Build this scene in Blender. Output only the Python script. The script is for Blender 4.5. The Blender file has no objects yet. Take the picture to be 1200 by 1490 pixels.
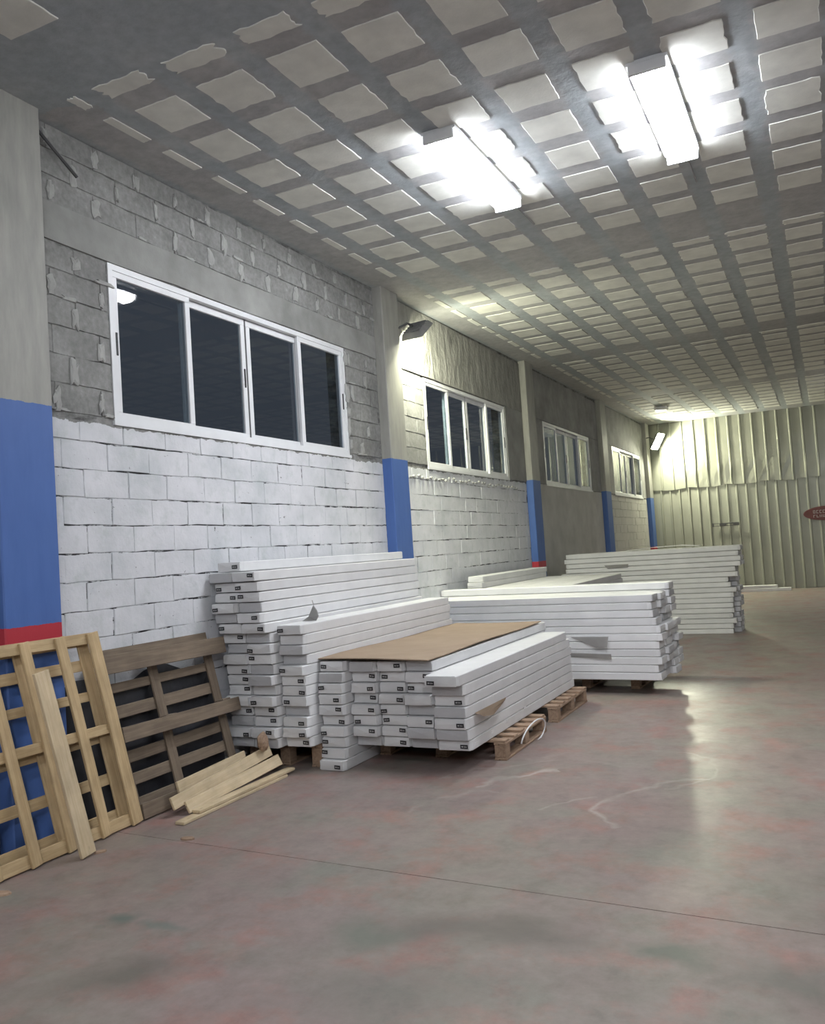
import bpy, bmesh, math, random
from mathutils import Matrix, Vector
random.seed(7)
D = bpy.data
SC = bpy.context.scene
COL = SC.collection

# ------------------------------------------------------------------ camera
cam_d = D.cameras.new('camera'); cam = D.objects.new('camera', cam_d); COL.objects.link(cam)
cam_d.sensor_fit = 'HORIZONTAL'; cam_d.sensor_width = 36.0; cam_d.lens = 36.0 * 1243.26 / 1200.0
cam_d.clip_start = 0.05; cam_d.clip_end = 200
Rv = Vector((0.89735261, 0.43645704, -0.0652958)); Uv = Vector((0.07911675, -0.01354202, 0.99677337)); Fv = Vector((-0.43416452, 0.89962318, 0.04668303))
Fv.normalize(); Rv = (Rv - Fv * Rv.dot(Fv)).normalized(); Uv = Rv.cross(Fv)
m = Matrix((Rv, Uv, -Fv)).transposed().to_4x4(); m.translation = Vector((0, 0, 1.64))
cam.matrix_world = m
SC.camera = cam

# ------------------------------------------------------------------ world, exposure
w = D.worlds.new('night'); SC.world = w; w.use_nodes = True
bg = w.node_tree.nodes['Background']; bg.inputs[0].default_value = (0.30, 0.335, 0.41, 1); bg.inputs[1].default_value = 0.105
SC.view_settings.view_transform = 'Standard'; SC.view_settings.look = 'None'
SC.view_settings.gamma = 1.0; SC.view_settings.use_curve_mapping = False
SC.view_settings.exposure = 0.88
LAMP_COOL = (0.91, 0.94, 1.0, 1); LAMP_WARM = (1.0, 1.0, 0.76, 1)
L_BATTEN = 36.0; L_FLOOD = 300.0; L_CORNER = 300.0; L_FILL = 260.0

# ------------------------------------------------------------------ materials
def newmat(name):
    mt = D.materials.new(name); mt.use_nodes = True
    nt = mt.node_tree; b = nt.nodes['Principled BSDF']
    return mt, nt, b
def N(nt, t, **kw):
    n = nt.nodes.new(t)
    for k, v in kw.items():
        if k.startswith('i_'): n.inputs[k[2:].replace('_', ' ')].default_value = v
        else: setattr(n, k, v)
    return n
def pos(nt, obj=False, scale=None):
    if obj:
        o = N(nt, 'ShaderNodeTexCoord').outputs['Object']
    else:
        o = N(nt, 'ShaderNodeNewGeometry').outputs['Position']
    if scale:
        v = N(nt, 'ShaderNodeVectorMath', operation='MULTIPLY'); nt.links.new(o, v.inputs[0]); v.inputs[1].default_value = scale
        o = v.outputs[0]
    return o
def noise(nt, vec, sc, det=4, rough=0.55):
    n = N(nt, 'ShaderNodeTexNoise'); n.inputs['Scale'].default_value = sc; n.inputs['Detail'].default_value = det
    n.inputs['Roughness'].default_value = rough; nt.links.new(vec, n.inputs['Vector']); return n.outputs['Fac']
def ramp(nt, fac, stops, interp='LINEAR'):
    r = N(nt, 'ShaderNodeValToRGB'); r.color_ramp.interpolation = interp
    els = r.color_ramp.elements
    while len(els) < len(stops): els.new(0.5)
    for e, (p, c) in zip(els, stops):
        e.position = p; e.color = (*c, 1) if len(c) == 3 else c
    nt.links.new(fac, r.inputs[0]); return r.outputs[0]
def g(v): return (v, v, v)
def mix(nt, fac, a, b, mode='MIX'):
    n = N(nt, 'ShaderNodeMix', data_type='RGBA', blend_type=mode)
    for s, v in ((n.inputs[0], fac), (n.inputs[6], a), (n.inputs[7], b)):
        if hasattr(v, 'is_output'): nt.links.new(v, s)
        elif isinstance(v, (int, float)): s.default_value = v
        else: s.default_value = (*v, 1)
    return n.outputs[2]
def math_(nt, op, a, b=None, c=None, clamp=False):
    n = N(nt, 'ShaderNodeMath', operation=op); n.use_clamp = clamp
    for i, v in enumerate((a, b, c)):
        if v is None: continue
        if hasattr(v, 'is_output'): nt.links.new(v, n.inputs[i])
        else: n.inputs[i].default_value = v
    return n.outputs[0]
def bump(nt, b, h, strength=0.3, dist=0.01):
    n = N(nt, 'ShaderNodeBump'); n.inputs['Strength'].default_value = strength; n.inputs['Distance'].default_value = dist
    nt.links.new(h, n.inputs['Height']); nt.links.new(n.outputs[0], b.inputs['Normal'])
def sepxyz(nt, v):
    s = N(nt, 'ShaderNodeSeparateXYZ'); nt.links.new(v, s.inputs[0]); return s.outputs

def simple(name, col, rough=0.6, var=0.12, sc=6.0, metal=0.0, obj=False, bmp=0.0, bsc=60):
    mt, nt, b = newmat(name)
    p = pos(nt, obj); f = noise(nt, p, sc)
    lo = tuple(c * (1 - var) for c in col); hi = tuple(min(1, c * (1 + var)) for c in col)
    nt.links.new(ramp(nt, f, [(0.3, lo), (0.7, hi)]), b.inputs['Base Color'])
    b.inputs['Roughness'].default_value = rough; b.inputs['Metallic'].default_value = metal
    if bmp: bump(nt, b, noise(nt, p, bsc, 5), bmp, 0.004)
    return mt

def masonry(name, joint=False):
    """grey concrete block, whitewashed below the sills in the first two bays, raw above"""
    mt, nt, b = newmat(name)
    p = pos(nt); s = sepxyz(nt, p)
    n1 = noise(nt, p, 3.0, 5); n2 = noise(nt, p, 22.0, 6, 0.65); n3 = noise(nt, p, 1.1, 3)
    raw = ramp(nt, n1, [(0.25, (0.185, 0.185, 0.178)), (0.5, (0.245, 0.245, 0.235)), (0.75, (0.31, 0.31, 0.30))])
    sm = ramp(nt, n2, [(0.35, g(0.78)), (0.62, g(1.06)), (0.72, g(1.3))]); raw = mix(nt, 1.0, raw, sm, 'MULTIPLY')
    wh = ramp(nt, n1, [(0.25, (0.48, 0.51, 0.525)), (0.45, (0.59, 0.60, 0.62)), (0.72, (0.69, 0.69, 0.715))])
    n7 = noise(nt, p, 6.5, 6, 0.7); wh = mix(nt, ramp(nt, n7, [(0.52, g(0.0)), (0.68, g(0.55))]), wh, (0.46, 0.50, 0.49))
    if joint:
        stretch = pos(nt, scale=(1, .55, 1.6)); n4 = noise(nt, stretch, 7.0, 4, 0.7)
        crack = ramp(nt, n4, [(0.46, g(0.95)), (0.54, g(0.04))])
        wh = mix(nt, 1.0, wh, crack, 'MULTIPLY')
        crk2 = ramp(nt, n4, [(0.42, g(1.05)), (0.62, g(0.30))]); raw = mix(nt, 1.0, raw, crk2, 'MULTIPLY')
    else:
        sp = math_(nt, 'ADD', math_(nt, 'MULTIPLY', noise(nt, pos(nt, scale=(1, .6, 1.3)), 30, 4, 0.75), .6), math_(nt, 'MULTIPLY', n7, .4)); wh = mix(nt, 1.0, wh, ramp(nt, sp, [(0.345, g(0.18)), (0.375, g(1.0))]), 'MULTIPLY')
    edge = math_(nt, 'MULTIPLY_ADD', noise(nt, p, 9.0, 4), 0.10, -0.05)
    zz = math_(nt, 'ADD', s[2], edge)
    low = math_(nt, 'LESS_THAN', zz, 2.665)
    # third bay onwards: plain grey-cream render
    far = math_(nt, 'GREATER_THAN', s[1], 14.0)
    cream = ramp(nt, n3, [(0.3, (0.40, 0.395, 0.36)), (0.7, (0.48, 0.47, 0.43))])
    lowc = mix(nt, far, wh, cream)
    c = mix(nt, low, raw, lowc)
    nt.links.new(c, b.inputs['Base Color']); b.inputs['Roughness'].default_value = 0.85
    hgt = math_(nt, 'ADD', math_(nt, 'MULTIPLY', n2, 0.6), n1); bump(nt, b, hgt, 0.55, 0.012)
    return mt

def wood(name, c1, c2, obj=True):
    mt, nt, b = newmat(name)
    p = pos(nt); f = noise(nt, p, 5.0, 4)
    w_ = N(nt, 'ShaderNodeTexNoise'); w_.inputs['Scale'].default_value = 3.0; w_.inputs['Detail'].default_value = 6; w_.inputs['Distortion'].default_value = 0.6
    o = pos(nt, True, (1.2, 22, 22)); nt.links.new(o, w_.inputs['Vector'])
    c = ramp(nt, w_.outputs['Fac'], [(0.3, c1), (0.7, c2)])
    c = mix(nt, 1.0, c, ramp(nt, f, [(0.3, g(0.82)), (0.7, g(1.12))]), 'MULTIPLY')
    vor = N(nt, 'ShaderNodeTexVoronoi'); vor.inputs['Scale'].default_value = 5.0; nt.links.new(pos(nt, True, (0.7, 1.6, 1.6)), vor.inputs['Vector'])
    c = mix(nt, 1.0, c, ramp(nt, vor.outputs['Distance'], [(0.03, g(0.42)), (0.09, g(1.0))]), 'MULTIPLY')
    nt.links.new(c, b.inputs['Base Color']); b.inputs['Roughness'].default_value = 0.75
    bump(nt, b, w_.outputs['Fac'], 0.25, 0.003)
    return mt

def floor_mat():
    mt, nt, b = newmat('polished_concrete')
    p = pos(nt)
    n1 = noise(nt, p, 0.85, 6, 0.6); n2 = noise(nt, p, 2.6, 6, 0.65); n3 = noise(nt, p, 14, 5, 0.7)
    c = ramp(nt, n1, [(0.28, (0.230, 0.170, 0.154)), (0.45, (0.246, 0.194, 0.178)), (0.58, (0.226, 0.198, 0.172)), (0.75, (0.258, 0.180, 0.160))])
    c = mix(nt, ramp(nt, n2, [(0.50, g(0.0)), (0.70, g(0.75))]), c, (0.32, 0.16, 0.135))
    n5 = noise(nt, pos(nt, scale=(1.0, 1.3, 1)), 1.7, 6, 0.6)
    c = mix(nt, ramp(nt, n5, [(0.52, g(0.0)), (0.72, g(0.7))]), c, (0.195, 0.20, 0.165))
    n6 = noise(nt, pos(nt, scale=(1.0, .8, 1)), 5.5, 6, 0.7); c = mix(nt, 1.0, c, ramp(nt, n6, [(0.30, g(0.80)), (0.48, g(1.0)), (0.68, g(1.10))]), 'MULTIPLY')
    c = mix(nt, 1.0, c, ramp(nt, n3, [(0.3, g(0.88)), (0.7, g(1.10))]), 'MULTIPLY')
    # old stains: dirt and green spills with shapes of their own
    warp = N(nt, 'ShaderNodeVectorMath', operation='ADD'); nt.links.new(p, warp.inputs[0])
    wn = N(nt, 'ShaderNodeTexNoise'); wn.inputs['Scale'].default_value = 2.2; wn.inputs['Detail'].default_value = 5; nt.links.new(p, wn.inputs['Vector'])
    ws = N(nt, 'ShaderNodeVectorMath', operation='MULTIPLY_ADD'); nt.links.new(wn.outputs['Color'], ws.inputs[0]); ws.inputs[1].default_value = (0.5, 0.5, 0); ws.inputs[2].default_value = (-0.25, -0.25, 0)
    nt.links.new(ws.outputs[0], warp.inputs[1])
    def blob(cx, cy, rx, ry, amt, col, rot=0.0):
        nonlocal c
        mp = N(nt, 'ShaderNodeMapping', vector_type='TEXTURE'); mp.inputs['Location'].default_value = (cx, cy, 0); mp.inputs['Rotation'].default_value = (0, 0, rot); mp.inputs['Scale'].default_value = (rx, ry, 1000)
        nt.links.new(warp.outputs[0], mp.inputs[0])
        ln = N(nt, 'ShaderNodeVectorMath', operation='LENGTH'); nt.links.new(mp.outputs[0], ln.inputs[0])
        f = ramp(nt, ln.outputs['Value'], [(0.25, g(amt)), (1.0, g(0.0))])
        c = mix(nt, f, c, col)
    for a in ((-3.1, 3.05, .16, .09, .9, (.10, .13, .115), .1), (-2.84, 3.02, .13, .06, .7, (.12, .155, .14), 0), (-2.72, 2.62, .42, .22, .75, (.125, .115, .095), .6),
              (-1.65, 3.42, .55, .28, .75, (.135, .115, .10), .3), (-1.25, 3.52, .45, .20, .6, (.14, .12, .105), -.2), (-.66, 3.50, .22, .12, .7, (.10, .12, .095), .3), (-.25, 3.4, .35, .2, .6, (.125, .13, .11), 0),
              (-1.95, 3.30, .28, .16, .5, (.14, .16, .13), 0), (-1.6, 2.85, .6, .3, .4, (.15, .13, .12), .4), (-.5, 2.8, .5, .3, .4, (.16, .15, .13), .4)): blob(*a)
    def arc(cx, cy, r, wd, ph0, ph1, amt):
        nonlocal c
        v = N(nt, 'ShaderNodeVectorMath', operation='SUBTRACT'); nt.links.new(warp.outputs[0], v.inputs[0]); v.inputs[1].default_value = (cx, cy, 0)
        sp = sepxyz(nt, v.outputs[0])
        rr = math_(nt, 'SQRT', math_(nt, 'ADD', math_(nt, 'MULTIPLY', sp[0], sp[0]), math_(nt, 'MULTIPLY', sp[1], sp[1])))
        d = math_(nt, 'ABSOLUTE', math_(nt, 'SUBTRACT', rr, r))
        f = math_(nt, 'SUBTRACT', 1.0, math_(nt, 'DIVIDE', d, wd), clamp=True)
        an = math_(nt, 'ARCTAN2', sp[1], sp[0])
        k = math_(nt, 'MULTIPLY', math_(nt, 'GREATER_THAN', an, ph0), math_(nt, 'LESS_THAN', an, ph1))
        f = math_(nt, 'MULTIPLY', math_(nt, 'MULTIPLY', f, k), math_(nt, 'MULTIPLY', ramp(nt, n2, [(0.35, g(0)), (0.6, g(1))]), amt))
        c = mix(nt, f, c, (0.40, 0.36, 0.33))
    for a in ((-1.7, 5.4, .62, .035, 1.9, 3.14, .8), (-1.7, 5.4, .9, .03, 1.2, 2.9, .55), (-1.35, 6.2, .55, .03, -1.2, 1.6, .5), (-.75, 5.35, .62, .035, 1.7, 3.14, .8), (-.75, 5.35, .62, .03, -3.14, -2.4, .7),
              (-1.3, 5.1, .40, .03, 2.0, 3.14, .9), (-2.0, 4.9, .5, .03, 1.8, 3.14, .5)): arc(*a)
    nt.links.new(c, b.inputs['Base Color'])
    nt.links.new(ramp(nt, n2, [(0.3, g(0.34)), (0.7, g(0.50))]), b.inputs['Roughness'])
    b.inputs['Specular IOR Level'].default_value = 0.45
    bump(nt, b, math_(nt, 'ADD', n2, math_(nt, 'MULTIPLY', n3, 0.3)), 0.12, 0.01)
    return mt

def column_mat():
    mt, nt, b = newmat('painted_column')
    p = pos(nt); s = sepxyz(nt, p)
    n1 = noise(nt, pos(nt, scale=(6, 6, 1.2)), 2.2, 5, 0.6); n2 = noise(nt, p, 30, 4)
    con = ramp(nt, n1, [(0.3, (0.27, 0.27, 0.245)), (0.7, (0.36, 0.355, 0.32))])
    blu = ramp(nt, n1, [(0.3, (0.060, 0.130, 0.360)), (0.7, (0.072, 0.150, 0.400))])
    z = math_(nt, 'ADD', s[2], math_(nt, 'MULTIPLY_ADD', n2, 0.02, -0.01))
    c = mix(nt, math_(nt, 'LESS_THAN', z, 2.72), con, blu)
    red = math_(nt, 'MULTIPLY', math_(nt, 'LESS_THAN', z, 1.345), math_(nt, 'GREATER_THAN', z, 1.245))
    c = mix(nt, red, c, (0.42, 0.028, 0.045))
    nt.links.new(c, b.inputs['Base Color']); b.inputs['Roughness'].default_value = 0.6
    bump(nt, b, math_(nt, 'ADD', n1, math_(nt, 'MULTIPLY', n2, .2)), 0.3, 0.006)
    return mt

def ceiling_mat():
    mt, nt, b = newmat('ceiling_render')
    p = pos(nt); n1 = noise(nt, p, 2.2, 6, 0.6); n2 = noise(nt, p, 12, 5, 0.6)
    sx = sepxyz(nt, p)
    fr = math_(nt, 'FRACT', math_(nt, 'ADD', math_(nt, 'DIVIDE', math_(nt, 'ADD', sx[0], 3.72), .535), 20.5))
    rib = math_(nt, 'MULTIPLY', math_(nt, 'SUBTRACT', math_(nt, 'ABSOLUTE', math_(nt, 'SUBTRACT', math_(nt, 'ADD', fr, math_(nt, 'MULTIPLY_ADD', n2, .3, -.15)), .5)), .30), 9.0, clamp=True)
    ca = ramp(nt, n1, [(0.3, (0.37, 0.37, 0.376)), (0.6, (0.44, 0.443, 0.446)), (0.8, (0.50, 0.495, 0.48))])
    cb = ramp(nt, n1, [(0.3, (0.345, 0.385, 0.410)), (0.55, (0.40, 0.437, 0.460)), (0.75, (0.47, 0.50, 0.51))])
    plainz = math_(nt, 'LESS_THAN', math_(nt, 'ADD', sx[1], math_(nt, 'MULTIPLY_ADD', n1, .5, -.25)), 3.95)
    c = mix(nt, math_(nt, 'MAXIMUM', rib, plainz), ca, cb)
    c = mix(nt, 1.0, c, ramp(nt, n2, [(0.3, g(0.88)), (0.7, g(1.12))]), 'MULTIPLY')
    nt.links.new(c, b.inputs['Base Color']); b.inputs['Roughness'].default_value = 0.8
    bump(nt, b, n2, 0.5, 0.012)
    return mt

def rough_render():
    mt, nt, b = newmat('rough_render')
    p = pos(nt); n1 = noise(nt, pos(nt, scale=(1, 1.6, .7)), 4.5, 6, 0.62); n2 = noise(nt, p, 18, 4)
    c = ramp(nt, n1, [(0.3, (0.20, 0.20, 0.185)), (0.7, (0.33, 0.325, 0.30))])
    nt.links.new(c, b.inputs['Base Color']); b.inputs['Roughness'].default_value = 0.85
    bump(nt, b, math_(nt, 'ADD', n1, math_(nt, 'MULTIPLY', n2, .15)), 0.9, 0.05)
    return mt

def card_mat(name, lo, hi, rough=0.55):
    mt, nt, b = newmat(name)
    p = pos(nt); f = noise(nt, p, 4.0, 4)
    inf = N(nt, 'ShaderNodeObjectInfo'); r = ramp(nt, inf.outputs['Random'], [(0, g(0.93)), (1, g(1.04))])
    c = mix(nt, 1.0, ramp(nt, f, [(0.3, lo), (0.7, hi)]), r, 'MULTIPLY')
    nt.links.new(c, b.inputs['Base Color']); b.inputs['Roughness'].default_value = rough
    bump(nt, b, noise(nt, p, 25, 3), 0.12, 0.004)
    return mt

def emit(name, col, s):
    mt, nt, b = newmat(name)
    b.inputs['Base Color'].default_value = (0.9, 0.9, 0.9, 1)
    b.inputs['Emission Color'].default_value = col; b.inputs['Emission Strength'].default_value = s
    nt.links.new(ramp(nt, noise(nt, pos(nt), 2), [(0, g(.88)), (1, g(.92))]), b.inputs['Base Color'])
    return mt

def glass_mat():
    mt, nt, b = newmat('window_glass')
    out = nt.nodes['Material Output']
    tr = N(nt, 'ShaderNodeBsdfTransparent'); tr.inputs[0].default_value = (0.72, 0.77, 0.80, 1)
    gl = N(nt, 'ShaderNodeBsdfGlossy'); gl.inputs['Roughness'].default_value = 0.015
    fr = N(nt, 'ShaderNodeFresnel'); fr.inputs[0].default_value = 1.55
    mx = N(nt, 'ShaderNodeMixShader'); ge = N(nt, 'ShaderNodeNewGeometry'); front = math_(nt, 'SUBTRACT', 1.0, ge.outputs['Backfacing']); nt.links.new(math_(nt, 'MULTIPLY', fr.outputs[0], front), mx.inputs[0]); nt.links.new(tr.outputs[0], mx.inputs[1]); nt.links.new(gl.outputs[0], mx.inputs[2])
    nt.links.new(mx.outputs[0], out.inputs[0]); nt.nodes.remove(b)
    n = noise(nt, pos(nt), 3); nt.links.new(ramp(nt, n, [(0, (.70, .75, .79)), (1, (.74, .79, .82))]), tr.inputs[0])
    return mt

M = dict(
    block=masonry('concrete_block'), mortar=masonry('mortar', True), floor=floor_mat(), column=column_mat(), ceiling=ceiling_mat(), render=rough_render(),
    lintel=simple('smooth_render', (0.265, 0.265, 0.252), .85, .22, 3.0, bmp=.4),
    panel=simple('insulation_board', (0.72, 0.725, 0.675), .85, .10, 5.0, bmp=.3),
    smear=simple('mortar_smear', (0.345, 0.345, 0.33), .85, .15, 8.0, bmp=.4),
    plain=simple('plain_wall', (0.42, 0.42, 0.40), .8, .1, 2.0),
    sheet=simple('metal_sheet', (0.32, 0.325, 0.27), .27, .06, 2.0, metal=.25, bmp=.15, bsc=4),
    alu=simple('white_aluminium', (0.72, 0.73, 0.74), .4, .05, 4), black=simple('black_plastic', (0.02, 0.02, 0.022), .5, .2, 9),
    darkmetal=simple('dark_metal', (0.07, 0.07, 0.072), .5, .2, 9), greymetal=simple('grey_metal', (0.22, 0.22, 0.22), .5, .2, 9),
    carton=card_mat('white_carton', (0.64, 0.64, 0.642), (0.72, 0.72, 0.722)), flap=card_mat('carton_end', (0.62, 0.62, 0.62), (0.72, 0.72, 0.715), .7),
    flap_dark=card_mat('grey_carton_end', (0.44, 0.44, 0.445), (0.50, 0.50, 0.505), .7),
    sticker=simple('black_sticker', (0.022, 0.022, 0.025), .4, .2, 20), print_=simple('pale_print', (0.45, 0.45, 0.45), .5, .1, 20),
    brown=card_mat('brown_cardboard', (0.27, 0.195, 0.135), (0.32, 0.235, 0.165), .8), torn=card_mat('torn_cardboard', (0.27, 0.265, 0.255), (0.36, 0.35, 0.34), .85),
    pale_wood=wood('new_pine', (0.42, 0.30, 0.155), (0.56, 0.42, 0.24)), plank=wood('planed_board', (0.50, 0.39, 0.24), (0.60, 0.49, 0.33)),
    old_wood=wood('weathered_wood', (0.14, 0.105, 0.075), (0.22, 0.17, 0.12)), pal_wood=wood('pallet_wood', (0.26, 0.17, 0.115), (0.40, 0.28, 0.19)),
    red=simple('red_paint', (0.13, 0.04, 0.038), .5, .15, 6), pale=simple('pale_paint', (0.42, 0.36, 0.34), .5, .1, 6),
    tape=simple('white_tape', (0.85, 0.85, 0.85), .25, .03, 6), strap=simple('white_strap', (0.75, 0.75, 0.75), .4, .05, 6),
    glass=glass_mat(), shade_backing=simple('painted_shade', (0.035, 0.036, 0.042), .35, .3, 5, bmp=.4, bsc=12), led=emit('led_diffuser', LAMP_COOL, L_BATTEN), flood=emit('flood_lens', LAMP_WARM, L_FLOOD), corner=emit('corner_lens', LAMP_WARM, L_CORNER), back=emit('fill_lens', LAMP_COOL, L_FILL),
)

# ------------------------------------------------------------------ mesh helpers
def link(name, me, mat=None, parent=None, **props):
    o = D.objects.new(name, me); COL.objects.link(o)
    if mat is not None and not me.materials: me.materials.append(mat)
    if parent is not None: o.parent = parent
    for k, v in props.items(): o[k] = v
    return o
def to_mesh(name, bm):
    me = D.meshes.new(name); bmesh.ops.recalc_face_normals(bm, faces=bm.faces); bm.to_mesh(me); bm.free(); return me
def box(bm, x0, x1, y0, y1, z0, z1, mtx=None):
    vs = [bm.verts.new(Vector(c) if mtx is None else mtx @ Vector(c)) for c in ((x0, y0, z0), (x1, y0, z0), (x1, y1, z0), (x0, y1, z0), (x0, y0, z1), (x1, y0, z1), (x1, y1, z1), (x0, y1, z1))]
    for f in ((0, 3, 2, 1), (4, 5, 6, 7), (0, 1, 5, 4), (1, 2, 6, 5), (2, 3, 7, 6), (3, 0, 4, 7)): bm.faces.new([vs[i] for i in f])
    return vs
def boxmesh(name, *a, bev=0.0, jit=0.0):
    bm = bmesh.new(); box(bm, *a)
    if jit:
        for v in bm.verts: v.co += Vector([random.uniform(-jit, jit) for _ in range(3)])
    if bev: bmesh.ops.bevel(bm, geom=list(bm.edges), offset=bev, segments=1, affect='EDGES')
    return to_mesh(name, bm)
def prism(bm, pts, d, inset=0.0, mtx=None):
    """outline pts (list of (u, v)) in local XY, thickness along +Z to d, with the top face inset"""
    cx = sum(p[0] for p in pts) / len(pts); cy = sum(p[1] for p in pts) / len(pts)
    T = (lambda v: mtx @ v) if mtx else (lambda v: v)
    a = [bm.verts.new(T(Vector((x, y, 0)))) for x, y in pts]
    k = inset
    b = [bm.verts.new(T(Vector((x, y, d * 0.7)))) for x, y in pts]
    def ins(x, y):
        l = math.hypot(x - cx, y - cy) or 1
        return (x - (x - cx) / l * k, y - (y - cy) / l * k)
    c = [bm.verts.new(T(Vector((*ins(x, y), d)))) for x, y in pts]
    n = len(pts)
    for i in range(n):
        j = (i + 1) % n
        bm.faces.new((a[i], a[j], b[j], b[i])); bm.faces.new((b[i], b[j], c[j], c[i]))
    bm.faces.new(c); bm.faces.new(list(reversed(a)))
def tube(bm, pts, r, seg=6):
    rings = []
    for i, p in enumerate(pts):
        p = Vector(p); a = Vector(pts[max(0, i - 1)]); c = Vector(pts[min(len(pts) - 1, i + 1)])
        d = (c - a).normalized(); s = d.cross(Vector((0, 0, 1)))
        if s.length < 1e-3: s = d.cross(Vector((1, 0, 0)))
        s.normalize(); t = s.cross(d)
        rings.append([bm.verts.new(p + s * math.cos(k * 2 * math.pi / seg) * r + t * math.sin(k * 2 * math.pi / seg) * r) for k in range(seg)])
    for a, b in zip(rings, rings[1:]):
        for k in range(seg): bm.faces.new((a[k], a[(k + 1) % seg], b[(k + 1) % seg], b[k]))
    bm.faces.new(rings[0]); bm.faces.new(list(reversed(rings[-1])))
def root(name, label, cat, loc=(0, 0, 0), rz=0.0, group=None, kind=None):
    o = D.objects.new(name, None); COL.objects.link(o); o.location = loc; o.rotation_euler = (0, 0, rz); o.empty_display_size = .1
    if label: o['label'] = label
    if cat: o['category'] = cat
    if group: o['group'] = group
    if kind: o['kind'] = kind
    return o
ORD = ['top', 'second', 'third', 'fourth', 'fifth', 'sixth', 'seventh', 'eighth', 'ninth', 'tenth', 'eleventh', 'twelfth', 'thirteenth', 'fourteenth', 'fifteenth', 'sixteenth', 'seventeenth', 'eighteenth']
def lay(i): return 'topmost' if i == 0 else ORD[i] + ' from top'

WX = -4.5                       # room face of the window wall
YF = 25.1                       # far metal wall
XR, YB = 7.0, -5.0
def ceil_z(y): return 4.64 + 0.008 * y
WIN = [(4.54, 7.88), (9.86, 12.92), (14.95, 18.30), (20.50, 23.95)]
WZ0, WZ1 = 2.69, 3.865
COLS = [(3.48, 3.90), (8.62, 9.04), (13.80, 14.22), (19.12, 19.60), (24.45, 24.92)]
CD = 0.12

# ------------------------------------------------------------------ floor
bm = bmesh.new()
gx0, gx1, ga, gb = WX - .3, XR + .2, 4.10, 3.40            # saw cut running across the floor
def quad(pts): bm.faces.new([bm.verts.new(p) for p in pts])
quad([(gx0, YB - .2, 0), (gx1, YB - .2, 0), (gx1, gb, 0), (gx0, ga, 0)])
quad([(gx0, ga + .006, 0), (gx1, gb + .006, 0), (gx1, YF + .3, 0), (gx0, YF + .3, 0)])
quad([(gx0, ga, 0), (gx1, gb, 0), (gx1, gb, -.01), (gx0, ga, -.01)])
quad([(gx0, ga, -.01), (gx1, gb, -.01), (gx1, gb + .006, -.01), (gx0, ga + .006, -.01)])
quad([(gx0, ga + .006, -.01), (gx1, gb + .006, -.01), (gx1, gb + .006, 0), (gx0, ga + .006, 0)])
me = D.meshes.new('floor'); bm.to_mesh(me); bm.free()
floor = link('floor', me, M['floor'], kind='structure')

# ------------------------------------------------------------------ window wall
bm = bmesh.new()
ys = [YB - .2] + [v for a in WIN for v in a] + [YF + .3]
t = .22
for i in range(0, len(ys), 2): box(bm, WX - t, WX, ys[i], ys[i + 1], 0, 4.95)
for a, b in WIN:
    box(bm, WX - t, WX, a, b, 0, WZ0); box(bm, WX - t, WX, a, b, WZ1, 4.95)
wall_left = link('wall_left', to_mesh('wall_left', bm), M['mortar'], kind='structure')

# block meshes: irregular outline, chipped arris, shared between blocks
def block_mesh(i, rag):
    pts = []
    n = 4
    for (x0, y0, x1, y1) in ((-.5, -.5, .5, -.5), (.5, -.5, .5, .5), (.5, .5, -.5, .5), (-.5, .5, -.5, -.5)):
        k = 4 if abs(x1 - x0) > .1 else 2
        for j in range(k):
            f = j / k; jx = random.uniform(-rag, rag); jy = random.uniform(-rag, rag)
            pts.append((x0 + (x1 - x0) * f + jx * .6, y0 + (y1 - y0) * f + jy * 1.6))
    bm = bmesh.new(); prism(bm, pts, 1.0, .012)
    me = to_mesh('block', bm); return me
BLK = [block_mesh(i, .017) for i in range(10)]
BLKVAR = True; JOINTS = []
BX = Matrix(((0, 0, 1), (1, 0, 0), (0, 1, 0))).to_4x4()   # local (u,v,depth) -> world (x=depth, y=u, z=v)
def put_block(y0, y1, z0, z1, d, stuff=None):
    gp = random.choice((.004, .008, .012, .015)); gv = random.choice((.001, .002, .002, .004, .009))
    mt = Matrix.Translation((WX - .004, (y0 + y1) / 2, (z0 + z1) / 2)) @ BX @ Matrix.Diagonal(((y1 - y0) - gv, (z1 - z0) - gp, d + .004, 1))
    if stuff is not None:
        tmp = BLK[random.randrange(10)].copy(); tmp.transform(mt); stuff.from_mesh(tmp); D.meshes.remove(tmp)
    else:
        o = link('block', BLK[random.randrange(10)], M['block'], wall_left); o.matrix_world = mt; o.matrix_parent_inverse = Matrix.Identity(4)
ROWZ = [.052 + .191 * k for k in range(25)]
far_blocks = bmesh.new(); nb = 0
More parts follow.
